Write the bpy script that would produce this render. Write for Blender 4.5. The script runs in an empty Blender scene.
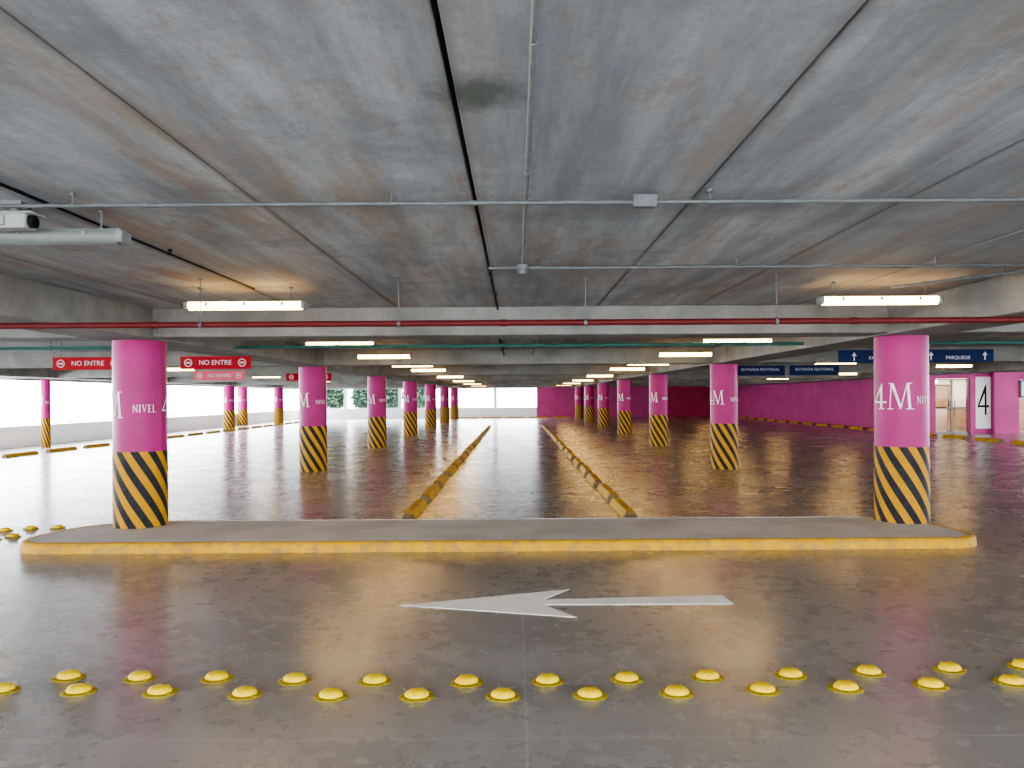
import bpy, bmesh, math, random
from mathutils import Vector, Matrix
random.seed(7)
scene = bpy.context.scene
col = scene.collection
F = 787.0; CH = 1.6; CEIL = 2.63; BB = 2.31

# ---------------------------------------------------------------- materials
def nmat(name):
    m = bpy.data.materials.new(name); m.use_nodes = True
    nt = m.node_tree
    b = nt.nodes['Principled BSDF']
    return m, nt, b
def N(nt, t, **kw):
    n = nt.nodes.new(t)
    for k, v in kw.items(): setattr(n, k, v)
    return n
def L(nt, a, b): nt.links.new(a, b)
def mathn(nt, op, a, b=None):
    n = N(nt, 'ShaderNodeMath', operation=op)
    for i, v in enumerate((a, b)):
        if v is None: continue
        if isinstance(v, (int, float)): n.inputs[i].default_value = v
        else: L(nt, v, n.inputs[i])
    return n.outputs[0]
def mixc(nt, fac, a, b, mode='MIX'):
    n = N(nt, 'ShaderNodeMix', data_type='RGBA', blend_type=mode)
    if isinstance(fac, (int, float)): n.inputs[0].default_value = fac
    else: L(nt, fac, n.inputs[0])
    for idx, v in ((6, a), (7, b)):
        if isinstance(v, tuple): n.inputs[idx].default_value = (*v, 1)
        else: L(nt, v, n.inputs[idx])
    return n.outputs[2]
def ramp(nt, fac, p0, p1, c0=0.0, c1=1.0):
    n = N(nt, 'ShaderNodeMapRange'); n.clamp = True
    L(nt, fac, n.inputs[0])
    n.inputs[1].default_value = p0; n.inputs[2].default_value = p1
    n.inputs[3].default_value = c0; n.inputs[4].default_value = c1
    return n.outputs[0]
def noise(nt, vec, scale, detail=5, rough=.6, vs=None, dist=0.0):
    if vs:
        mp = N(nt, 'ShaderNodeMapping'); mp.inputs['Scale'].default_value = vs
        L(nt, vec, mp.inputs[0]); vec = mp.outputs[0]
    n = N(nt, 'ShaderNodeTexNoise'); L(nt, vec, n.inputs['Vector'])
    n.inputs['Scale'].default_value = scale; n.inputs['Detail'].default_value = detail
    n.inputs['Roughness'].default_value = rough; n.inputs['Distortion'].default_value = dist
    return n.outputs[0]
def geo(nt): return N(nt, 'ShaderNodeNewGeometry').outputs['Position']
def bump(nt, b, h, strength=.3, dist=.01):
    n = N(nt, 'ShaderNodeBump'); n.inputs['Strength'].default_value = strength
    n.inputs['Distance'].default_value = dist
    L(nt, h, n.inputs['Height']); L(nt, n.outputs[0], b.inputs['Normal'])

def simple(name, c, rough=.5, metal=0.0, var=.15, scale=6.0, emis=0.0, ecol=None, spec=.25):
    m, nt, b = nmat(name)
    tc = N(nt, 'ShaderNodeTexCoord').outputs['Object']
    f = noise(nt, tc, scale)
    d = tuple(max(0, x * (1 - var)) for x in c); l = tuple(min(1, x * (1 + var)) for x in c)
    L(nt, mixc(nt, ramp(nt, f, .3, .7), d, l), b.inputs['Base Color'])
    b.inputs['Roughness'].default_value = rough; b.inputs['Metallic'].default_value = metal
    b.inputs['Specular IOR Level'].default_value = spec
    if emis:
        b.inputs['Emission Color'].default_value = (*(ecol or c), 1)
        b.inputs['Emission Strength'].default_value = emis
    return m

def m_floor():
    m, nt, b = nmat('polished_concrete')
    p = geo(nt)
    big = noise(nt, p, .30, 4, .5, dist=.1); med = noise(nt, p, 1.0, 5, .52, dist=.1); fine = noise(nt, p, 26, 4, .7)
    grime = noise(nt, p, 1.0, 4, .5, vs=(.22, .9, 1), dist=.1)
    scuff = noise(nt, p, 6, 6, .65, dist=.2)
    c = mixc(nt, ramp(nt, big, .30, .70), (.235, .22, .205), (.32, .302, .285))
    c = mixc(nt, ramp(nt, med, .30, .75, 0, .5), c, (.385, .365, .345))
    c = mixc(nt, ramp(nt, grime, .42, .80, 0, .5), c, (.17, .152, .138))
    c = mixc(nt, ramp(nt, scuff, .40, .80, 0, .35), c, (.40, .382, .36))
    c = mixc(nt, ramp(nt, fine, .4, .8, 0, .3), c, (.16, .148, .135))
    sx = N(nt, 'ShaderNodeSeparateXYZ'); L(nt, p, sx.inputs[0])
    def joint(coord, off, per, w):
        a = mathn(nt, 'ADD', coord, off + 1000 * per)
        a = mathn(nt, 'MODULO', a, per)
        a = mathn(nt, 'SUBTRACT', a, per / 2)
        a = mathn(nt, 'ABSOLUTE', a)
        return mathn(nt, 'LESS_THAN', a, w)
    jx = joint(sx.outputs[0], -0.04 + 2.19, 4.38, .005)
    jy = joint(sx.outputs[1], -3.69 + 1.95, 3.9, .005)
    j = mathn(nt, 'MAXIMUM', jx, jy)
    c = mixc(nt, mathn(nt, 'MULTIPLY', j, .55), c, (.52, .50, .47))
    L(nt, c, b.inputs['Base Color'])
    r = mathn(nt, 'ADD', ramp(nt, med, .25, .80, .22, .30), ramp(nt, scuff, .35, .75, 0, .05))
    L(nt, r, b.inputs['Roughness'])
    h = mathn(nt, 'ADD', mathn(nt, 'MULTIPLY', noise(nt, p, 4.0, 2, .5), .5), mathn(nt, 'MULTIPLY', fine, .07))
    bump(nt, b, h, .16, .006)
    b.inputs['Specular IOR Level'].default_value = .7
    b.inputs['Coat Weight'].default_value = .25; b.inputs['Coat Roughness'].default_value = .20
    return m

def m_ceiling():
    m, nt, b = nmat('precast_concrete')
    p = geo(nt)
    sx = N(nt, 'ShaderNodeSeparateXYZ'); L(nt, p, sx.inputs[0])
    idx = mathn(nt, 'FLOOR', mathn(nt, 'DIVIDE', mathn(nt, 'ADD', sx.outputs[0], .21), 1.143))
    wn = N(nt, 'ShaderNodeTexWhiteNoise', noise_dimensions='1D'); L(nt, idx, wn.inputs['W'])
    st = noise(nt, p, 1.0, 8, .66, vs=(4.2, .42, 1), dist=0)
    st2 = noise(nt, p, 1.0, 8, .70, vs=(2.6, .34, 1), dist=.05)
    bl = noise(nt, p, 5.0, 10, .82, dist=0)
    bl2 = noise(nt, p, 1.0, 9, .72, dist=.1)
    rust = noise(nt, p, 1.0, 10, .78, vs=(2.2, .8, 1), dist=.15)
    fine = noise(nt, p, 45, 3, .7)
    c = mixc(nt, ramp(nt, st, .37, .63), (.235, .255, .28), (.53, .555, .58))
    c = mixc(nt, ramp(nt, bl, .40, .64, 0, .5), c, (.36, .38, .41))
    c = mixc(nt, ramp(nt, st2, .50, .64, 0, .75), c, (.37, .275, .195))
    c = mixc(nt, ramp(nt, rust, .55, .65, 0, .65), c, (.31, .20, .125))
    c = mixc(nt, ramp(nt, bl2, .49, .66, 0, .65), c, (.19, .20, .21))
    c = mixc(nt, ramp(nt, wn.outputs[0], 0, 1, 0, .5), c, (.23, .25, .275))
    c = mixc(nt, ramp(nt, fine, .45, .75, 0, .3), c, (.17, .17, .17))
    jd = mathn(nt, 'ADD', mathn(nt, 'FRACT', mathn(nt, 'ADD', mathn(nt, 'DIVIDE', mathn(nt, 'ADD', sx.outputs[0], .21), 1.143), 50.5)), -.5)
    jd = mathn(nt, 'ADD', mathn(nt, 'ABSOLUTE', jd), mathn(nt, 'MULTIPLY', st2, -.06))
    c = mixc(nt, ramp(nt, jd, -.03, .005, .5, 0), c, (.14, .135, .13))
    v = N(nt, 'ShaderNodeVectorMath', operation='DISTANCE'); L(nt, p, v.inputs[0]); v.inputs[1].default_value = (-.13, 2.68, CEIL)
    dd = mathn(nt, 'ADD', v.outputs['Value'], mathn(nt, 'MULTIPLY', noise(nt, p, 14, 8, .85), .30))
    c = mixc(nt, ramp(nt, dd, .22, .36, .8, 0), c, (.08, .095, .08))
    L(nt, c, b.inputs['Base Color'])
    b.inputs['Roughness'].default_value = .8
    b.inputs['Specular IOR Level'].default_value = .3
    bump(nt, b, mathn(nt, 'ADD', bl, mathn(nt, 'MULTIPLY', fine, .3)), .35, .012)
    return m

def m_conc(name, c0, c1, rough=.85):
    m, nt, b = nmat(name)
    p = geo(nt)
    a = noise(nt, p, 1.4, 7, .65, dist=.5); f = noise(nt, p, 30, 3, .7)
    c = mixc(nt, ramp(nt, a, .33, .68), c0, c1)
    c = mixc(nt, ramp(nt, f, .4, .8, 0, .3), c, tuple(x * .6 for x in c0))
    L(nt, c, b.inputs['Base Color']); b.inputs['Roughness'].default_value = rough
    b.inputs['Specular IOR Level'].default_value = .25
    bump(nt, b, mathn(nt, 'ADD', a, mathn(nt, 'MULTIPLY', f, .3)), .3, .008)
    return m

def m_yellow_worn():
    m, nt, b = nmat('worn_yellow_paint')
    p = geo(nt)
    a = noise(nt, p, 9, 8, .8, dist=.2); g = noise(nt, p, 2.2, 4, .6)
    c = mixc(nt, ramp(nt, g, .3, .7), (.48, .24, .008), (.64, .36, .014))
    c = mixc(nt, ramp(nt, a, .48, .60, 0, .8), c, (.24, .17, .09))
    L(nt, c, b.inputs['Base Color']); b.inputs['Roughness'].default_value = .6
    b.inputs['Specular IOR Level'].default_value = .2
    bump(nt, b, a, .25, .005)
    return m

def m_hazard():
    m, nt, b = nmat('hazard_stripes')
    tc = N(nt, 'ShaderNodeTexCoord').outputs['Object']
    sx = N(nt, 'ShaderNodeSeparateXYZ'); L(nt, tc, sx.inputs[0])
    ang = mathn(nt, 'ARCTAN2', sx.outputs[0], mathn(nt, 'MULTIPLY', sx.outputs[1], -1.0))
    ph = mathn(nt, 'MULTIPLY', ang, 10 / (2 * math.pi))
    ph = mathn(nt, 'ADD', ph, mathn(nt, 'MULTIPLY', sx.outputs[2], .62 / .19))
    ph = mathn(nt, 'FRACT', mathn(nt, 'ADD', ph, 50.0))
    s = mathn(nt, 'GREATER_THAN', ph, .5)
    a = noise(nt, tc, 14, 5, .7)
    ye = mixc(nt, ramp(nt, a, .4, .75), (.52, .25, .004), (.36, .19, .012))
    bk = mixc(nt, ramp(nt, a, .4, .75), (.009, .010, .018), (.03, .03, .035))
    L(nt, mixc(nt, s, bk, ye), b.inputs['Base Color']); b.inputs['Roughness'].default_value = .5
    b.inputs['Specular IOR Level'].default_value = .15
    return m

M_FLOOR = m_floor(); M_CEIL = m_ceiling()
M_BEAM = m_conc('beam_concrete', (.16, .158, .15), (.28, .275, .265))
M_ISL = m_conc('island_concrete', (.46, .44, .415), (.66, .64, .61), .85)
M_PARA = m_conc('painted_parapet', (.88, .90, .91), (.94, .95, .96), .7)
M_YEL = m_yellow_worn(); M_HAZ = m_hazard()
M_MAG = simple('magenta_paint', (.335, .013, .140), .36, var=.14, scale=2.5, spec=.20)
M_MAGW = simple('magenta_wall_paint', (.48, .07, .235), .6, var=.15, scale=1)
M_REDW = simple('dark_red_wall_paint', (.36, .025, .08), .5, var=.2, scale=1)
M_WHITE = simple('white_paint', (.82, .82, .82), .5, var=.05)
M_SIGNW = simple('dulled_white_vinyl', (.55, .56, .58), .5, var=.05, spec=.1)
M_OFFW = simple('light_grey_plastic', (.34, .35, .35), .5, var=.05)
M_ARROW = simple('worn_white_road_paint', (.90, .88, .84), .7, var=.08, scale=7)
M_STUD = simple('yellow_plastic', (.78, .54, .004), .45, var=.10, scale=20)
M_STUDF = simple('dirty_yellow_plastic', (.26, .19, .015), .5, var=.3, scale=30)
M_GALV = simple('galvanised_steel', (.12, .13, .14), .5, .2, .15, 12)
M_GALVL = simple('bright_galvanised_steel', (.22, .235, .24), .45, .2, .15, 12)
M_REDP = simple('red_pipe_paint', (.10, .007, .010), .5, var=.15)
M_TEAL = simple('teal_pipe_paint', (.04, .14, .12), .45, var=.15)
M_HOUS = simple('grey_plastic', (.20, .21, .21), .5, var=.1)
M_LAMP = simple('lit_diffuser', (1, .85, .6), .5, emis=19, ecol=(1.0, .59, .19))
M_DIFF = simple('unlit_diffuser', (.18, .20, .19), .35, var=.1)
M_REDS = simple('red_sign_face', (.34, .012, .02), .5, var=.08, spec=.08)
M_PINKS = simple('faded_red_sign_face', (.62, .11, .15), .5, var=.08, spec=.1)
M_BLUES = simple('blue_sign_face', (.007, .015, .06), .5, var=.1, spec=.06)
M_BLK = simple('black_plastic', (.008, .008, .010), .6, spec=.1)
M_TRUNK = simple('bark', (.10, .07, .05), .9, var=.3)
M_LEAF = simple('foliage', (.02, .04, .025), .8, var=.5, scale=2)
M_GND = simple('pale_paving', (.85, .85, .83), .8, var=.1, scale=.5)
M_FRAME = simple('grey_door_frame', (.32, .31, .30), .4, 0, .1)
M_LOBBY = simple('cream_lobby_wall', (.84, .78, .66), .6, var=.1, scale=1)
M_WOOD = simple('pale_wood', (.40, .27, .15), .5, var=.3, scale=3)
mg, nt, b = nmat('door_glass')
b.inputs['Transmission Weight'].default_value = 1.0; b.inputs['Roughness'].default_value = .0
b.inputs['Base Color'].default_value = (.80, .88, .87, 1); b.inputs['IOR'].default_value = 1.15
M_GLASS = mg

# ---------------------------------------------------------------- mesh helpers
def add_box(bm, x0, x1, y0, y1, z0, z1, bev=0.0, seg=2):
    g = bmesh.ops.create_cube(bm, size=1)
    vs = g['verts']
    for v in vs:
        v.co = Vector(((x0 + x1) / 2 + v.co.x * (x1 - x0), (y0 + y1) / 2 + v.co.y * (y1 - y0), (z0 + z1) / 2 + v.co.z * (z1 - z0)))
    if bev:
        es = list({e for v in vs for e in v.link_edges})
        bmesh.ops.bevel(bm, geom=es, offset=bev, segments=seg, profile=.5, affect='EDGES')
def add_cyl(bm, p0, p1, r, seg=16, r2=None):
    p0 = Vector(p0); p1 = Vector(p1); d = p1 - p0
    rot = Vector((0, 0, 1)).rotation_difference(d.normalized()).to_matrix().to_4x4()
    bmesh.ops.create_cone(bm, cap_ends=True, segments=seg, radius1=r, radius2=r if r2 is None else r2, depth=d.length,
                          matrix=Matrix.Translation((p0 + p1) / 2) @ rot)
def lathe(bm, prof, seg=24, sx=1.0, sy=1.0):
    rings = []
    for r, z in prof:
        if r < 1e-6: rings.append([bm.verts.new((0, 0, z))])
        else: rings.append([bm.verts.new((r * math.cos(2 * math.pi * i / seg) * sx, r * math.sin(2 * math.pi * i / seg) * sy, z)) for i in range(seg)])
    for a, c in zip(rings, rings[1:]):
        for i in range(seg):
            j = (i + 1) % seg
            if len(a) == 1: bm.faces.new((a[0], c[i], c[j]))
            elif len(c) == 1: bm.faces.new((a[i], a[j], c[0]))
            else: bm.faces.new((a[i], a[j], c[j], c[i]))
def mk(name, bm, mat, loc=(0, 0, 0), parent=None, smooth=False, label=None, cat=None, group=None, kind=None):
    bmesh.ops.recalc_face_normals(bm, faces=bm.faces[:])
    me = bpy.data.meshes.new(name); bm.to_mesh(me); bm.free()
    if smooth:
        for p in me.polygons: p.use_smooth = True
        try: me.set_sharp_from_angle(angle=math.radians(40))
        except Exception: pass
    me.materials.append(mat)
    o = bpy.data.objects.new(name, me); o.location = loc
    col.objects.link(o)
    if parent: o.parent = parent
    tag(o, label, cat, group, kind)
    return o
def tag(o, label=None, cat=None, group=None, kind=None):
    if label: o['label'] = label
    if cat: o['category'] = cat
    if group: o['group'] = group
    if kind: o['kind'] = kind
def empty(name, loc, **kw):
    o = bpy.data.objects.new(name, None); o.location = loc; o.empty_display_size = .2
    col.objects.link(o); tag(o, **kw); return o
def clone(root, loc, label=None):
    r = root.copy(); col.objects.link(r); r.location = loc
    for ch in root.children:
        c = ch.copy(); col.objects.link(c); c.parent = r
        c.matrix_parent_inverse = ch.matrix_parent_inverse.copy()
    if label: r['label'] = label
    return r
def structure(name, boxes, mat, bev=0.0):
    bm = bmesh.new()
    for bx in boxes: add_box(bm, *bx, bev=bev)
    return mk(name, bm, mat, kind='structure')

XL, XR, Y0, Y1 = -17.0, 27.0, -5.0, 61.0
ROWS = [9.4 + 8.0 * k for k in range(0, 7)]
CXL, CXR = -4.49, 4.60

# ---------------------------------------------------------------- shell
structure('floor', [(XL, XR, Y0, Y1 + .3, -.3, 0)], M_FLOOR)
bm = bmesh.new()
x = -.21 - 1.143 * 15; i = 0
while x < XR:
    dz = random.uniform(0, .010)
    gl = .010 if abs(x + .21) < .1 else .0045
    gr = .010 if abs(x + 1.143 + .21) < .1 else .0045
    add_box(bm, max(x, XL) + gl, min(x + 1.143, XR) - gr, Y0, Y1 + .3, CEIL + dz, CEIL + .2, bev=.005, seg=1)
    x += 1.143; i += 1
add_box(bm, XL, XR, Y0, Y1 + .3, CEIL + .2, CEIL + .35)
mk('ceiling', bm, M_CEIL, kind='structure')
n = 1
def trim(boxes, mat, bev=0.0):
    global n
    o = structure('trim_%d' % n, boxes, mat, bev); n += 1; return o
for y in ROWS: trim([(XL, XR, y - .40, y + .20, BB, CEIL + .01)], M_BEAM, .015)
for xx in (-14.9, CXL, CXR, 14.9):
    trim([(xx - .34, xx + .34, Y0, Y1, BB - .02, CEIL + .008)], M_BEAM, .015)
structure('wall_west', [(XL, XL + .2, Y0, Y1, 0, .72)], M_PARA, .01)
trim([(XL - .02, XL + .22, Y0, Y1, BB - .04, CEIL + .01)], M_BEAM, .01)
structure('wall_north', [(XL + .2, 1.62, Y1 - .1, Y1 + .15, 0, .80)], M_PARA, .01)
trim([(XL, 1.62, Y1 - .1, Y1 + .2, BB - .03, CEIL + .01)], M_BEAM, .01)
structure('wall_north_painted', [(1.6, 11.3, Y1 - .2, Y1 + .2, 0, CEIL)], M_MAGW)
structure('wall_north_red', [(11.3, 16.6, Y1 - .25, Y1 + .2, 0, CEIL)], M_REDW)
structure('wall_east', [(16.6, 16.85, 32.2, Y1 - .2, 0, CEIL)], M_MAGW)
structure('wall_east_far', [(XR - .2, XR, Y0, 32.0, 0, 1.3)], M_PARA)
structure('wall_south', [(XL + .2, XR - .2, Y0, Y0 + .2, 0, .75)], M_PARA)
trim([(XL, XR, Y0, Y0 + .25, BB, CEIL + .01)], M_BEAM, .01)
for k, mx in enumerate((-13.2, -9.0, -1.6)):
    trim([(mx - .12, mx + .12, Y1 - .12, Y1 + .16, .78, BB + .02)], M_PARA)
bm = bmesh.new(); add_box(bm, -160, 160, -120, 200, -.6, -.32)
mk('ground', bm, M_GND, kind='structure')

# ---------------------------------------------------------------- letters (serif outlines)
G = {
 '4': (.74, [[(.0, .27), (.09, .29), (.50, .86), (.50, 1.0)], [(.40, 0), (.52, 0), (.52, 1), (.50, 1), (.40, .88)],
       [(.0, .24), (.74, .24), (.74, .30), (.0, .30)], [(.30, 0), (.64, 0), (.64, .03), (.30, .03)]]),
 'M': (1.14, [[(.10, 0), (.145, 0), (.21, 1), (.16, 1)], [(.15, 1), (.28, 1), (.61, .10), (.55, 0)],
       [(.55, 0), (.60, .03), (.88, 1), (.83, 1)], [(.82, 1), (.93, 1), (1.02, 0), (.90, 0)],
       [(0, 0), (.26, 0), (.26, .03), (0, .03)], [(.80, 0), (1.14, 0), (1.14, .03), (.80, .03)],
       [(.06, .97), (.2, .97), (.2, 1), (.06, 1)], [(.92, .97), (1.06, .97), (1.06, 1), (.92, 1)]]),
 'N': (.82, [[(.10, 0), (.17, 0), (.17, 1), (.10, 1)], [(.06, 1), (.2, 1), (.72, 0), (.64, 0)], [(.65, 0), (.72, 0), (.72, 1), (.65, 1)],
       [(0, 0), (.27, 0), (.27, .04), (0, .04)], [(.55, .96), (.82, .96), (.82, 1), (.55, 1)]]),
 'I': (.30, [[(.08, 0), (.22, 0), (.22, 1), (.08, 1)], [(0, 0), (.3, 0), (.3, .04), (0, .04)], [(0, .96), (.3, .96), (.3, 1), (0, 1)]]),
 'V': (.78, [[(.06, 1), (.2, 1), (.44, .06), (.38, 0)], [(.38, 0), (.43, .02), (.70, 1), (.63, 1)],
       [(0, .96), (.27, .96), (.27, 1), (0, 1)], [(.53, .96), (.78, .96), (.78, 1), (.53, 1)]]),
 'E': (.60, [[(.08, 0), (.22, 0), (.22, 1), (.08, 1)], [(0, 0), (.58, 0), (.58, .06), (0, .06)], [(0, .94), (.55, .94), (.55, 1), (0, 1)],
       [(.2, .47), (.45, .47), (.45, .53), (.2, .53)]]),
 'L': (.58, [[(.08, 0), (.22, 0), (.22, 1), (.08, 1)], [(0, 0), (.58, 0), (.58, .06), (0, .06)], [(0, .96), (.3, .96), (.3, 1), (0, 1)]]),
}
def word(bm, s, u0, v0, h, xs=1.0, gap=.1):
    u = u0
    for ch in s:
        w, polys = G[ch]
        for p in polys:
            bm.faces.new([bm.verts.new((u + a * h * xs, v0 + c * h, 0)) for a, c in p])
        u += (w + gap) * h * xs
    return u
def lettering_mesh(start_deg, R, zb, niv=114, z4=1.41):
    bm = bmesh.new()
    for rep in (0, 1):
        s = math.radians(start_deg + 180 * rep) * R
        word(bm, '4M', s, z4 - zb, .305, .84, .04)
        word(bm, 'NIVEL', s + math.radians(niv) * R, z4 + .065 - zb, .086, .82, .14)
    us = [v.co.x for v in bm.verts]; u = min(us)
    while u < max(us):
        bmesh.ops.bisect_plane(bm, geom=bm.verts[:] + bm.edges[:] + bm.faces[:], plane_co=(u, 0, 0), plane_no=(1, 0, 0))
        u += .018
    for v in bm.verts:
        t = v.co.x / R; z = v.co.y
        v.co = Vector(((R) * math.sin(t), -R * math.cos(t), z))
    return bm

# ---------------------------------------------------------------- columns
R = .298
def column(start, zb, label, niv=112, z4=1.41):
    root = empty('column', (0, 0, zb), label=label, cat='column', group='striped magenta parking columns')
    bm = bmesh.new()
    T = BB - .018 - zb
    lathe(bm, [(0, 0), (R, 0), (R, .5), (R, 1.0), (R, T), (0, T)], 64)
    mk('shaft', bm, M_MAG, parent=root, smooth=True)
    bm = bmesh.new()
    lathe(bm, [(R - .01, .0), (R + .004, .0), (R + .004, .99 - zb), (R - .01, .99 - zb)], 64)
    mk('hazard_band', bm, M_HAZ, parent=root, smooth=True)
    mk('lettering', lettering_mesh(start, R + .004, zb, niv, z4), M_WHITE, parent=root, label='white serif lettering 4M NIVEL')
    return root
IH = .105
LN = 'magenta column with hazard stripes standing on the concrete island'
cl = column(-104, IH - .004, LN, 114, 1.385); cl.location = (CXL, ROWS[0], IH - .004)
cr = column(-93, IH - .004, LN, 100, 1.43); cr.location = (CXR, ROWS[0], IH - .004)
far = column(-92, 0, 'magenta column with black and yellow striped base on open parking floor', 118); far.location = (CXL, ROWS[1], 0)
for k in range(1, 7):
    for xx in (CXL, CXR):
        if k == 1 and xx < 0: continue
        c_ = clone(far, (xx, ROWS[k], 0))
        if xx > 0: c_.rotation_euler.z = math.radians(-14)
LP = 'magenta column with striped base beside the open parapet side'
for (xx, yy) in ((-15.1, ROWS[4]), (-14.9, ROWS[5]), (-17.3 + .9, ROWS[5] - 2.2), (-14.9, ROWS[6])):
    clone(far, (xx, yy, 0), LP)
sl = clone(far, (-15.9, 26.6, 0), 'slim magenta column with striped base beside the open parapet'); sl.scale = (.5, .5, 1)

# ---------------------------------------------------------------- island
def rounded_pts(x0, x1, y0, y1, rf, rb, inset=0):
    pts = []
    x0 += inset; x1 -= inset; y0 += inset; y1 -= inset
    def arc(cx, cy, r, a0, a1, n=14):
        for i in range(n + 1):
            a = math.radians(a0 + (a1 - a0) * i / n); pts.append((cx + r * math.cos(a), cy + r * math.sin(a)))
    rf -= inset; rb -= inset
    arc(x0 + rf, y0 + rf, rf, 180, 270); arc(x1 - rf, y0 + rf, rf, 270, 360)
    arc(x1 - rb, y1 - rb, rb, 0, 90); arc(x0 + rb, y1 - rb, rb, 90, 180)
    return pts
isl = empty('traffic_island', (0, 8.85, 0), label='raised concrete island with rounded ends and worn yellow kerb', cat='traffic island')
IX0, IX1, IY0, IY1 = -5.34, 4.94, 8.16, 9.74
def prism(bm, pts, z0, z1):
    lo = [bm.verts.new((x, y, z0)) for x, y in pts]; hi = [bm.verts.new((x, y, z1)) for x, y in pts]
    bm.faces.new(hi); bm.faces.new(lo[::-1])
    for i in range(len(pts)):
        j = (i + 1) % len(pts); bm.faces.new((lo[i], lo[j], hi[j], hi[i]))
oy = -8.85
def sh(p): return [(x, y + oy) for x, y in p]
bm = bmesh.new(); prism(bm, sh(rounded_pts(IX0, IX1, IY0, IY1, .40, 1.05, .07)), 0, IH - .004)
mk('slab', bm, M_ISL, parent=isl)
bm = bmesh.new()
prof = [(0, 0), (0.006, IH - .040), (.018, IH - .013), (.036, IH), (.075, IH), (.08, 0)]
rings = [[bm.verts.new((x, y, z)) for x, y in sh(rounded_pts(IX0, IX1, IY0, IY1, .40, 1.05, ins))] for ins, z in prof]
for a, c in zip(rings, rings[1:]):
    for i in range(len(a)):
        j = (i + 1) % len(a); f = bm.faces.new((a[i], a[j], c[j], c[i]))
        if (a[i].co.y + a[j].co.y) / 2 > IY1 + oy - .12: f.material_index = 1
kb = mk('kerb', bm, M_YEL, parent=isl, smooth=True, label='worn yellow painted kerb edge'); kb.data.materials.append(M_ISL)

# ---------------------------------------------------------------- wheel stops
def stop_mesh(Ln, W=.20, H=.105):
    bm = bmesh.new()
    sec = [(-W / 2, 0), (-W / 2, .03), (-W / 2 + .035, H - .015), (-W / 2 + .05, H), (W / 2 - .05, H), (W / 2 - .035, H - .015), (W / 2, .03), (W / 2, 0)]
    ends = [(-Ln / 2, .80), (-Ln / 2 + .05, 1), (Ln / 2 - .05, 1), (Ln / 2, .80)]
    rings = [[bm.verts.new((x * s, y, z * s)) for x, z in sec] for y, s in ends]
    for a, c in zip(rings, rings[1:]):
        for i in range(len(a) - 1): bm.faces.new((a[i], a[i + 1], c[i + 1], c[i]))
        bm.faces.new((a[-1], a[0], c[0], c[-1]))
    bm.faces.new(rings[0][::-1]); bm.faces.new(rings[-1])
    for sy in (-.55, .55):
        add_cyl(bm, (0, Ln * sy / 1.6, H - .004), (0, Ln * sy / 1.6, H + .008), .022, 10)
    return bm
def m_stop():
    m = M_YEL.copy(); m.name = 'worn_yellow_stop_paint'; nt = m.node_tree; b = nt.nodes['Principled BSDF']
    src = b.inputs['Base Color'].links[0].from_socket
    tc = N(nt, 'ShaderNodeTexCoord').outputs['Object']; sx = N(nt, 'ShaderNodeSeparateXYZ'); L(nt, tc, sx.inputs[0])
    e = mathn(nt, 'ABSOLUTE', sx.outputs[1]); e = mathn(nt, 'ADD', e, mathn(nt, 'MULTIPLY', noise(nt, tc, 12), .06))
    L(nt, mixc(nt, ramp(nt, e, .70, .74, 0, .85), src, (.10, .08, .055)), b.inputs['Base Color'])
    return m
M_STOP = m_stop()
st = mk('wheel_stop', stop_mesh(1.46), M_STOP, (-1.42, 10.95, 0), label='yellow painted concrete wheel stop, worn, along the central strip', cat='wheel stop', group='yellow wheel stops lining the central strip')
for xx in (-1.42, 1.47):
    for k in range(17):
        if k == 0 and xx < 0: continue
        o = st.copy(); col.objects.link(o); o.location = (xx + random.uniform(-.02, .02), 10.95 + 1.9 * k, 0); o.rotation_euler.z = random.uniform(-.015, .015)
for k in range(19):
    for xx, lab, g in ((-14.2, 'yellow concrete wheel stop facing the open parapet', 'yellow wheel stops by the parapet'), (16.0, 'yellow concrete wheel stop along the magenta wall', 'yellow wheel stops by the magenta wall')):
        o = st.copy(); col.objects.link(o); o.location = (xx, 20.5 + 2.05 * k, 0); o['label'] = lab; o['group'] = g
for k in range(6):
    o = st.copy(); col.objects.link(o); o.location = (-3.6 + 1.75 * k, 59.2, 0); o.rotation_euler.z = math.pi / 2
    o['label'] = 'yellow concrete wheel stop across the end of the strip'; o['group'] = 'yellow wheel stops at the end wall'

# ---------------------------------------------------------------- arrow
bm = bmesh.new()
pts = [(-.90, 6.06), (.43, 6.53), (.20, 6.20), (1.64, 6.31), (1.66, 6.04), (.20, 6.05), (.43, 5.70)]
prism(bm, [(x - .4, y - 6.1) for x, y in pts], 0.0, .003)
mk('floor_arrow', bm, M_ARROW, (.4, 6.1, 0), label='worn white painted arrow on the floor', cat='floor marking')

# ---------------------------------------------------------------- studs
def stud():
    root = empty('road_stud', (0, 0, 0), label='yellow domed plastic road stud on a flanged base', cat='road stud', group='yellow road studs')
    bm = bmesh.new()
    lathe(bm, [(0, 0), (.093, 0), (.093, .005), (.084, .010), (0, .010)], 28, 1, .84)
    for a in (0.6, 2.5, 3.75, 5.65):      # moulded lugs on the flange
        add_cyl(bm, (.080 * math.cos(a), .067 * math.sin(a), .004), (.080 * math.cos(a), .067 * math.sin(a), .014), .010, 10)
    mk('flange', bm, M_STUDF, parent=root, smooth=True)
    bm = bmesh.new()
    prof = [(.070, .008)] + [(.066 * math.cos(a) ** .75, .010 + .032 * math.sin(a)) for a in [math.pi / 2 * i / 8 for i in range(8)]] + [(0, .042)]
    lathe(bm, prof, 28, 1, .80)
    for s in (-.028, .028): add_box(bm, s - .005, s + .005, -.040, .040, .015, .039, .003, 1)
    mk('dome', bm, M_STUD, parent=root, smooth=True)
    return root
TR = math.tan(math.radians(.36))
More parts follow.
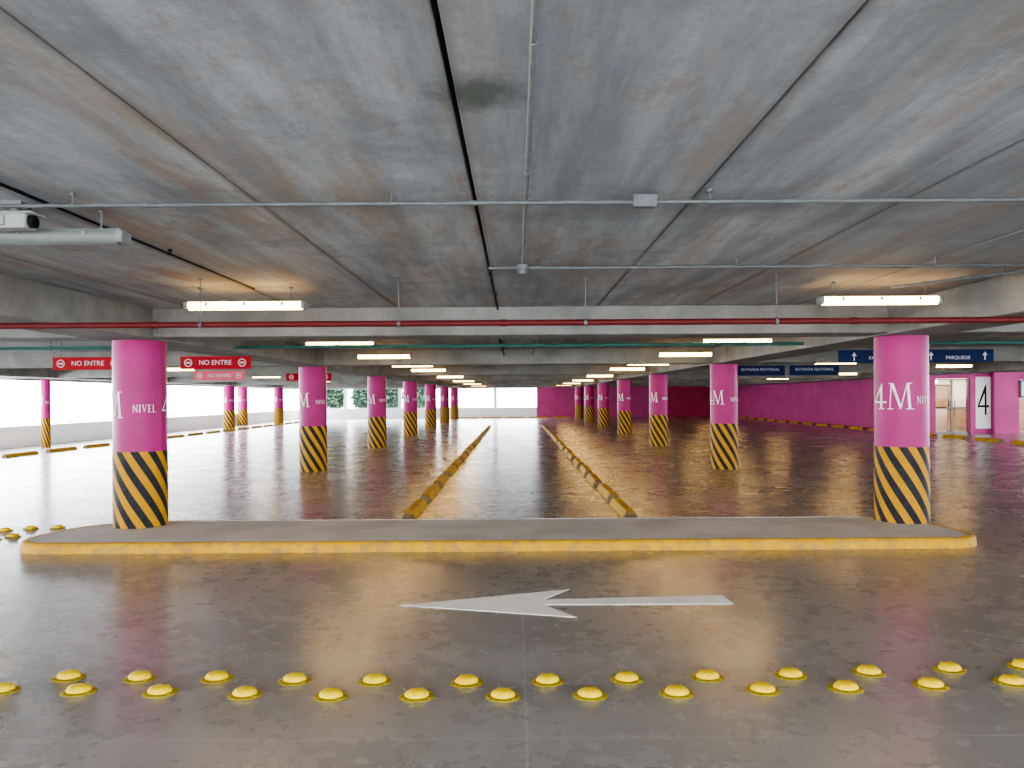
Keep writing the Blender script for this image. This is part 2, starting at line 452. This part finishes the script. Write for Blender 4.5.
def floorpt(px, py):
    d = CH * F / (py - 397 + (px - 516) * TR)
    return ((px - 516) * d / F, d, 0)
s0 = stud()
spots = [(67, 678), (138, 679), (215, 679), (293, 681), (373, 682), (465, 683), (546, 682), (625, 680), (706, 678), (789, 676), (867, 673), (948, 670), (1022, 667),
         (0, 691), (77, 692), (158, 693), (243, 695), (329, 697), (415, 697), (501, 697), (588, 696), (675, 694), (761, 691), (844, 689), (929, 686), (1010, 683),
         (4, 531), (30, 529), (57, 528), (12, 537), (-8, 540)]
for k, (px, py) in enumerate(spots):
    x, y, z = floorpt(px, py)
    if k == 0: s0.location = (x, y, 0); r = s0
    else: r = clone(s0, (x, y, 0))
    r.rotation_euler.z = random.uniform(-.2, .2)

# ---------------------------------------------------------------- lamps
def lamp(lit=True, dz=-.17):
    root = empty('fluorescent_lamp', (0, 0, CEIL), label='lit fluorescent batten lamp hung from the concrete ceiling' if lit else 'unlit grey fluorescent batten lamp hung from the ceiling',
                 cat='ceiling lamp', group='fluorescent batten lamps')
    H = .56
    bm = bmesh.new(); add_box(bm, -H + .02, H - .02, -.036, .036, dz + .012, dz + .045, .01)
    add_box(bm, -H, -H + .04, -.060, .060, dz - .035, dz + .035, .012); add_box(bm, H - .04, H, -.060, .060, dz - .035, dz + .035, .012)
    for s in (-.35, 0, .35): add_box(bm, s - .012, s + .012, -.058, .058, dz - .002, dz + .030, .003, 1)
    mk('housing', bm, M_HOUS, parent=root)
    bm = bmesh.new()
    seg = 14
    rr = []
    for x in (-H + .04, H - .04):
        rr.append([bm.verts.new((x, .054 * math.cos(a), dz + .004 - .042 * math.sin(a))) for a in [math.radians(-50 + 280 * i / seg) for i in range(seg + 1)]])
    for i in range(seg): bm.faces.new((rr[0][i], rr[0][i + 1], rr[1][i + 1], rr[1][i]))
    mk('diffuser', bm, M_LAMP if lit else M_DIFF, parent=root, smooth=True)
    for s in (-.42, .42):
        bm = bmesh.new(); add_cyl(bm, (s, 0, dz + .04), (s, 0, .02), .006, 8); add_cyl(bm, (s, 0, -.012), (s, 0, .002), .02, 10)
        mk('hanger_rod', bm, M_GALV, parent=root)
    return root
l0 = lamp(); l0.location = (-2.50, 7.3, CEIL)
clone(l0, (3.33, 7.2, CEIL))
l1 = lamp(True, -.20); l1.location = (-2.72, 12.2, CEIL)
LY = [12.2, 15.9, 20.3, 24.0, 28.4, 31.9, 36.3, 40.0, 44.3, 48.0, 52.3, 56.0]
for k, y in enumerate(LY):
    if k: clone(l1, (-2.66, y, CEIL))
    clone(l1, (3.40, y - (.1 if k < 3 else 0), CEIL))
for (x, y) in ((12.9, 23.2), (12.9, 31.0), (12.9, 38.8), (12.9, 46.4), (12.9, 54.0), (8.2, 20.2), (8.2, 28.4), (8.2, 36.4), (8.2, 44.4), (8.2, 52.4),
               (-9.5, 22), (-9.5, 30), (-9.5, 38), (-9.5, 46), (20.0, 27), (9.5, 6.5), (-9.5, 6.5), (9.5, 13.5), (-9.5, 13.5),
               (-2.6, -.6), (3.4, -.7)):  # unseen lamps behind and beside the camera, added to brighten the near ceiling
    clone(l1, (x, y, CEIL))
lu = lamp(False, -.145); lu.location = (-2.68, 4.3, CEIL)

# ---------------------------------------------------------------- pipes
def pipe(name, p0, p1, r, mat, label, cat, coup=3.0, strap=True, ceil_z=CEIL + .01, rods=None, strapmat=None):
    p0 = Vector(p0); p1 = Vector(p1); mid = (p0 + p1) / 2; d = p1 - p0; u = d.normalized()
    bm = bmesh.new(); add_cyl(bm, p0 - mid, p1 - mid, r, 14)
    t = coup * .5
    while coup and t < d.length:
        c = p0 + u * t - mid; add_cyl(bm, c - u * .03, c + u * .03, r * 1.2, 14); t += coup
    o = mk(name, bm, mat, mid, smooth=True, label=label, cat=cat)
    if strap:
        ts = rods if rods is not None else [coup * (.25 + k) for k in range(int(d.length / coup) + 1) if coup * (.25 + k) < d.length]
        for t in ts:
            c = p0 + u * t - mid
            bm = bmesh.new()
            add_cyl(bm, c - u * .012, c + u * .012, r * 1.3, 14)
            add_cyl(bm, c + Vector((0, 0, r)), Vector((c.x, c.y, ceil_z - mid.z)), .005, 8)
            add_cyl(bm, Vector((c.x, c.y, ceil_z - .018 - mid.z)), Vector((c.x, c.y, ceil_z - mid.z)), .016, 8)
            mk('hanger', bm, strapmat or mat, parent=o)
    return o
def jbox(parent, w, h, d, loc):
    bm = bmesh.new(); add_box(bm, -w / 2, w / 2, -d / 2, d / 2, -h / 2, h / 2, .006)
    add_box(bm, -w / 2 - .004, w / 2 + .004, -d / 2 - .006, -d / 2 + .004, -h / 2 - .004, h / 2 + .004, .003, 1)
    for s in (-1, 1): add_cyl(bm, (s * w * .38, -d / 2 - .01, h * .3), (s * w * .38, -d / 2, h * .3), .005, 8)
    return mk('junction_box', bm, M_GALV, Vector(loc) - parent.location, parent=parent)
zc = CEIL - .055
c1 = pipe('conduit', (-2.62, 3.95, zc), (4.18, 3.95, zc), .011, M_GALV, 'galvanised steel conduit fixed under the ceiling slab', 'pipe', 1.6)
jbox(c1, .11, .055, .06, (.65, 3.95, zc))
c2 = pipe('conduit', (-.20, 5.95, zc), (4.18, 5.95, zc), .012, M_GALV, 'galvanised conduit branch with a round junction box', 'pipe', 1.5)
c3 = pipe('conduit', (.056, -2.0, zc + .03), (.056, 5.90, zc + .03), .011, M_GALVL, 'straight light grey conduit running beneath the ceiling planks', 'pipe', 1.7)
c4 = pipe('conduit', (-2.39, .5, CEIL - .025), (-2.39, 7.2, CEIL - .025), .008, M_BLK, 'thin dark conduit feeding a ceiling lamp', 'pipe', 2.2)
c5 = pipe('conduit', (4.1, 6.1, CEIL - .06), (3.4, 7.1, CEIL - .06), .011, M_GALV, 'thin conduit branching towards a ceiling lamp', 'pipe', 1.2)
bm = bmesh.new(); lathe(bm, [(0, -.05), (.03, -.05), (.036, -.02), (.045, -.015), (.045, .02), (0, .02)], 20)
mk('junction_box', bm, M_GALV, Vector((.056, 5.93, zc)) - c2.location, parent=c2, smooth=True)
c6 = pipe('conduit', (-.20, 6.0, CEIL - .03), (-.20, 8.95, CEIL - .03), .010, M_BLK, 'dark conduit beneath the open plank joint', 'pipe', 1.5)
rp = pipe('fire_pipe', (-16.6, 6.75, 2.236), (16.0, 6.75, 2.236), .026, M_REDP, 'dark red painted fire main hung on rods below the ceiling', 'pipe', 3.0, rods=[1.5, 4.5, 7.5, 10.5, 13.9, 15.6, 17.2, 18.84, 22.4, 25.5, 28.5, 31.2], strapmat=M_GALV)
for a, b_ in ((-16.6, CXL - .36), (CXL + .36, CXR - .36), (CXR + .36, 16.0)):
    pipe('water_pipe', (a, 11.6, 2.36), (b_, 11.6, 2.36), .026, M_TEAL, 'teal painted water pipe hung beneath the ceiling', 'pipe', 3.0)
for y in (19.0, 27.0):
    pipe('conduit', (-14.3, y, 2.42), (CXL - .36, y, 2.42), .02, M_GALV, 'grey conduit crossing below the ceiling', 'pipe', 3.0)
    pipe('conduit', (CXL + .36, y, 2.42), (CXR - .36, y, 2.42), .02, M_GALV, 'grey conduit crossing below the ceiling', 'pipe', 3.0)
pipe('conduit', (-.25, 9.9, 2.50), (-.25, 16.8, 2.50), .016, M_BLK, 'dark conduit running along the ceiling', 'pipe', 2.0)
pipe('conduit', (.35, 9.9, 2.50), (.35, 16.8, 2.50), .014, M_GALV, 'galvanised conduit running along the ceiling', 'pipe', 2.0)

sc = empty('security_camera', (-2.62, 4.13, CEIL), label='light grey ceiling mounted security camera with conduit box', cat='security camera')
bm = bmesh.new(); add_box(bm, -.06, .06, -.05, .05, -.025, .02, .006); add_box(bm, -.02, .02, -.02, .02, -.06, -.01, .004); mk('bracket', bm, M_HOUS, parent=sc)
bm = bmesh.new(); add_box(bm, -.20, .08, -.055, .055, -.135, -.055, .012); add_box(bm, -.21, .12, -.064, .064, -.062, -.050, .004); add_box(bm, -.12, -.02, -.075, .0, -.125, -.07, .006); mk('body', bm, M_OFFW, parent=sc)
bm = bmesh.new(); add_cyl(bm, (.075, 0, -.095), (.105, 0, -.095), .034, 20); mk('lens', bm, M_BLK, parent=sc, smooth=True)

# ---------------------------------------------------------------- signs
def text_mesh(s, size, sx=1.0):
    cu = bpy.data.curves.new('t', 'FONT'); cu.body = s; cu.size = size; cu.align_x = 'CENTER'; cu.align_y = 'CENTER'; cu.extrude = .0015
    cu.resolution_u = 4
    o = bpy.data.objects.new('t', cu); col.objects.link(o)
    dg = bpy.context.evaluated_depsgraph_get(); me = bpy.data.meshes.new_from_object(o.evaluated_get(dg))
    bpy.data.objects.remove(o)
    for v in me.vertices: v.co.x *= sx
    return me
def add_text(parent, s, size, x, z, y=-.022, mat=None, sx=1.0):
    me = text_mesh(s, size, sx); me.materials.clear(); me.materials.append(mat or M_SIGNW)
    o = bpy.data.objects.new('lettering', me); o.parent = parent; o.location = (x, y, z); o.rotation_euler.x = math.pi / 2
    col.objects.link(o); return o
def noentry(parent, x, z, r):
    bm = bmesh.new()
    for i in range(28):
        a0 = 2 * math.pi * i / 28; a1 = 2 * math.pi * (i + 1) / 28
        bm.faces.new([bm.verts.new((q * math.cos(a), 0, q * math.sin(a))) for q, a in ((r, a0), (r, a1), (r * .78, a1), (r * .78, a0))])
    bm.faces.new([bm.verts.new(p) for p in ((-r * .55, 0, -r * .2), (r * .55, 0, -r * .2), (r * .55, 0, r * .2), (-r * .55, 0, r * .2))])
    return mk('no_entry_symbol', bm, M_SIGNW, (x, -.0235, z), parent=parent)
def arrow_sym(parent, x, z, h):
    bm = bmesh.new()
    bm.faces.new([bm.verts.new((a * h, 0, c * h)) for a, c in ((-.07, -.5), (.07, -.5), (.07, .05), (-.07, .05))])
    bm.faces.new([bm.verts.new((a * h, 0, c * h)) for a, c in ((-.3, .05), (.3, .05), (0, .5))])
    return mk('arrow_symbol', bm, M_SIGNW, (x, -.0235, z), parent=parent)
def sign(cx, y, z0, w, h, mat, label, ztop=None, cat='sign'):
    root = empty('hanging_sign', (cx, y, z0 + h / 2), label=label, cat=cat)
    bm = bmesh.new(); add_box(bm, -w / 2, w / 2, -.018, .018, -h / 2, h / 2, .006); mk('panel', bm, mat, parent=root)
    for s in (-.38, .38):
        bm = bmesh.new(); add_cyl(bm, (s * w, 0, h / 2 - .01), (s * w, 0, (ztop or CEIL + .012) - z0 - h / 2), .006, 8); mk('hanger_rod', bm, M_GALV, parent=root)
    return root
for cx in (-4.69, -6.68):
    s = sign(cx, 12.3, 2.065, 1.10, .20, M_REDS, 'red hanging sign reading NO ENTRE with no entry symbols', ztop=BB + .01 if cx > -5 else None)
    noentry(s, -.42, 0, .062); noentry(s, .42, 0, .062); add_text(s, 'NO ENTRE', .105, 0, 0)
s = sign(-6.4, 17.0, 2.0, 1.1, .20, M_PINKS, 'faded pinkish red hanging sign reading NO ENTRE'); noentry(s, -.42, 0, .062); noentry(s, .42, 0, .062); add_text(s, 'NO ENTRE', .105, 0, 0)
s = sign(-5.05, 19.2, 2.03, 1.10, .18, M_REDS, 'red hanging sign reading NO ENTRE half hidden by a column'); noentry(s, -.42, 0, .055); noentry(s, .42, 0, .055); add_text(s, 'NO ENTRE', .10, 0, 0)
s = sign(5.60, 12.3, 2.10, 1.12, .20, M_BLUES, 'blue hanging sign with up arrow reading PARQUEOS'); arrow_sym(s, -.32, 0, .13); add_text(s, 'PARQUEOS', .075, .10, -.03)
s = sign(6.90, 12.3, 2.10, 1.12, .20, M_BLUES, 'blue hanging sign with two up arrows reading PARQUEOS'); arrow_sym(s, -.42, 0, .13); arrow_sym(s, .42, 0, .13); add_text(s, 'PARQUEOS', .075, 0, -.03)
for cx in (5.65, 6.9):
    s = sign(cx, 18.2, 2.06, 1.14, .23, M_BLUES, 'dark blue hanging sign reading ENTRADA PEATONAL'); add_text(s, 'ENTRADA PEATONAL', .09, 0, .02)

# ---------------------------------------------------------------- entrance on the east side
EY = 32.0
structure('wall_entrance', [(16.6, 17.0, EY - .12, EY + .2, 0, CEIL), (17.0, 18.4, EY - .1, EY + .15, 2.25, CEIL), (18.4, 18.62, EY - .12, EY + .2, 0, CEIL),
                            (19.3, 20.3, EY - .25, EY + .2, 0, CEIL), (21.5, XR, EY - .1, EY + .2, 0, CEIL), (18.62, 19.3, EY + .02, EY + .2, 0, CEIL), (20.3, 21.5, EY - .1, EY + .15, 2.2, CEIL)], M_MAGW)
structure('wall_lobby', [(16.85, 24, 36, 36.2, 0, CEIL), (24, 24.2, 32.2, 36, 0, CEIL)], M_LOBBY)
dn = 1
for (dx0, dx1) in ((17.0, 17.7), (17.7, 18.4), (20.3, 20.9), (20.9, 21.5)):
    bm = bmesh.new()
    for bx in ((dx0, dx0 + .035, EY - .04, EY + .02, 0, 2.22), (dx1 - .035, dx1, EY - .04, EY + .02, 0, 2.22), (dx0, dx1, EY - .04, EY + .02, 2.17, 2.22), (dx0, dx1, EY - .04, EY + .02, 0, .08), (dx0, dx1, EY - .04, EY + .02, 1.0, 1.04)):
        add_box(bm, *bx)
    d = mk('door_%d' % dn, bm, M_FRAME, kind='structure')
    bm = bmesh.new(); add_box(bm, dx0 + .035, dx1 - .035, EY - .015, EY - .005, .08, 2.17); mk('glass', bm, M_GLASS, parent=d)
    hx = dx1 - .09 if dn % 2 else dx0 + .09
    bm = bmesh.new(); add_cyl(bm, (hx, EY - .09, .75), (hx, EY - .09, 1.35), .015, 10)
    for hz in (.8, 1.3): add_cyl(bm, (hx, EY - .09, hz), (hx, EY - .01, hz), .01, 8)
    mk('handle', bm, M_GALV, parent=d)
    dn += 1
for (x, y) in ((17.7, 33.2), (17.9, 34.8), (19.5, 33.6), (20.9, 33.2), (21.0, 34.8)): clone(l1, (x, y, CEIL))
for (x, y) in ((18.0, 34.0), (21.0, 34.0)):
    pl = bpy.data.lights.new('lobby_light', 'POINT'); pl.energy = 170; pl.color = (1, .90, .75); pl.shadow_soft_size = .2
    po = bpy.data.objects.new('lobby_light', pl); po.location = (x, y, 2.2); col.objects.link(po)
dk = empty('reception_desk', (20.2, 35.2, 0), label='pale wooden reception desk behind the glass doors', cat='desk')
bm = bmesh.new(); add_box(bm, -.8, .8, -.25, .25, 0, 1.0, .01); mk('body', bm, M_WOOD, parent=dk)
bm = bmesh.new(); add_box(bm, -.85, .85, -.32, .30, 1.0, 1.05, .01); mk('countertop', bm, M_FRAME, parent=dk)
pf = empty('wall_panel', (19.35, 35.96, 1.5), label='dark framed wooden panel on the lobby wall', cat='panel')
bm = bmesh.new(); add_box(bm, -.45, .45, -.02, .03, -.55, .55, .01); mk('frame', bm, M_BLK, parent=pf)
bm = bmesh.new(); add_box(bm, -.38, .38, -.035, -.018, -.48, .48, .005); mk('sheet', bm, M_WOOD, parent=pf)
pn = empty('wall_sign', (18.96, EY - .02, 1.3), label='tall white panel with a large slim black number 4', cat='sign')
bm = bmesh.new(); add_box(bm, -.32, .32, -.03, .03, -1.1, 1.0, .01); mk('panel', bm, M_WHITE, parent=pn)
bm = bmesh.new()
for pl_ in ([(-.22, -.16), (-.17, -.20), (.14, .52), (.14, .66), (.08, .66)], [(.06, -.55), (.14, -.55), (.14, .66), (.06, .60)], [(-.22, -.24), (.24, -.24), (.24, -.15), (-.22, -.15)]):
    bm.faces.new([bm.verts.new((a, -.034, c)) for a, c in pl_])
mk('lettering', bm, M_BLK, parent=pn)
ps = empty('wall_sign', (20.6, EY - .3, 1.75), label='small grey framed notice with a white sheet', cat='sign')
bm = bmesh.new(); add_box(bm, -.3, .3, -.02, .18, -.3, .4, .01); mk('frame', bm, M_GALV, parent=ps)
bm = bmesh.new(); add_box(bm, -.24, .24, -.03, -.018, -.24, .34, .004); mk('sheet', bm, M_WHITE, parent=ps)

# ---------------------------------------------------------------- trees outside
def tree(seed):
    rnd = random.Random(seed)
    root = empty('tree', (0, 0, -.32), label='dense dark green tree outside the open end', cat='tree', group='trees beyond the parapet')
    bm = bmesh.new(); add_cyl(bm, (0, 0, 0), (.05, 0, 1.6), .16, 10, .09)
    for k in range(5):
        a = k * 1.26; add_cyl(bm, (.03, 0, 1.2 + .1 * k), (math.cos(a) * .7, math.sin(a) * .7, 2.1 + .15 * k), .06, 6, .02)
    mk('trunk', bm, M_TRUNK, parent=root)
    bm = bmesh.new()
    for k in range(3200):
        v = Vector((rnd.gauss(0, 1), rnd.gauss(0, 1), rnd.gauss(0, 1))).normalized() * (rnd.uniform(.45, 1) + .12 * math.sin(k * .1))
        c = Vector((v.x * 1.15, v.y * 1.0, 2.05 + v.z * 1.25))
        m = Matrix.Rotation(rnd.uniform(0, 6.28), 3, 'Z') @ Matrix.Rotation(rnd.uniform(0, 3.14), 3, 'X')
        s = rnd.uniform(.10, .19)
        bm.faces.new([bm.verts.new(c + m @ Vector(q) * s) for q in ((-1, 0, 0), (0, -.6, 0), (1, 0, 0), (0, .6, 0))])
    mk('foliage', bm, M_LEAF, parent=root)
    return root
t0 = tree(3); t0.location = (-16.0, 69, -.32)
for (x, y) in ((-13.5, 70), (-11.0, 69), (-8.6, 70), (-18.9, 74)):
    t = clone(t0, (x, y, -.32)); t.rotation_euler.z = random.uniform(0, 6)

# ---------------------------------------------------------------- light
w = bpy.data.worlds.new('World'); scene.world = w; w.use_nodes = True
nt = w.node_tree; bg = nt.nodes['Background']
bg.inputs[0].default_value = (.90, .95, 1.0, 1); bg.inputs[1].default_value = 19.0
def portal(loc, rot, sx, sy):
    l = bpy.data.lights.new('portal', 'AREA'); l.shape = 'RECTANGLE'; l.size = sx; l.size_y = sy; l.cycles.is_portal = True
    o = bpy.data.objects.new('portal', l); o.location = loc; o.rotation_euler = rot; col.objects.link(o)
portal((XL - .1, (Y0 + Y1) / 2, 1.5), (math.radians(90), 0, math.radians(-90)), Y1 - Y0, 1.8)
portal(((XL + 1.6) / 2, Y1 + .3, 1.5), (math.radians(-90), 0, 0), 18.6, 1.7)
portal(((XL + XR) / 2, Y0 - .1, 1.5), (math.radians(90), 0, 0), XR - XL, 1.7)
portal((XR + .1, 14, 1.9), (math.radians(90), 0, math.radians(90)), 38, 1.4)

cam = bpy.data.cameras.new('Camera'); co = bpy.data.objects.new('Camera', cam); col.objects.link(co)
co.location = (0, 0, CH); co.rotation_euler = (math.radians(90), math.radians(.36), 0)
cam.sensor_width = 36; cam.lens = 36 * F / 1024; cam.shift_x = -4 / 1024; cam.shift_y = 13 / 1024
cam.clip_end = 500
scene.camera = co
scene.view_settings.view_transform = 'AgX'
scene.view_settings.look = 'AgX - Medium High Contrast'
scene.view_settings.exposure = 0.40
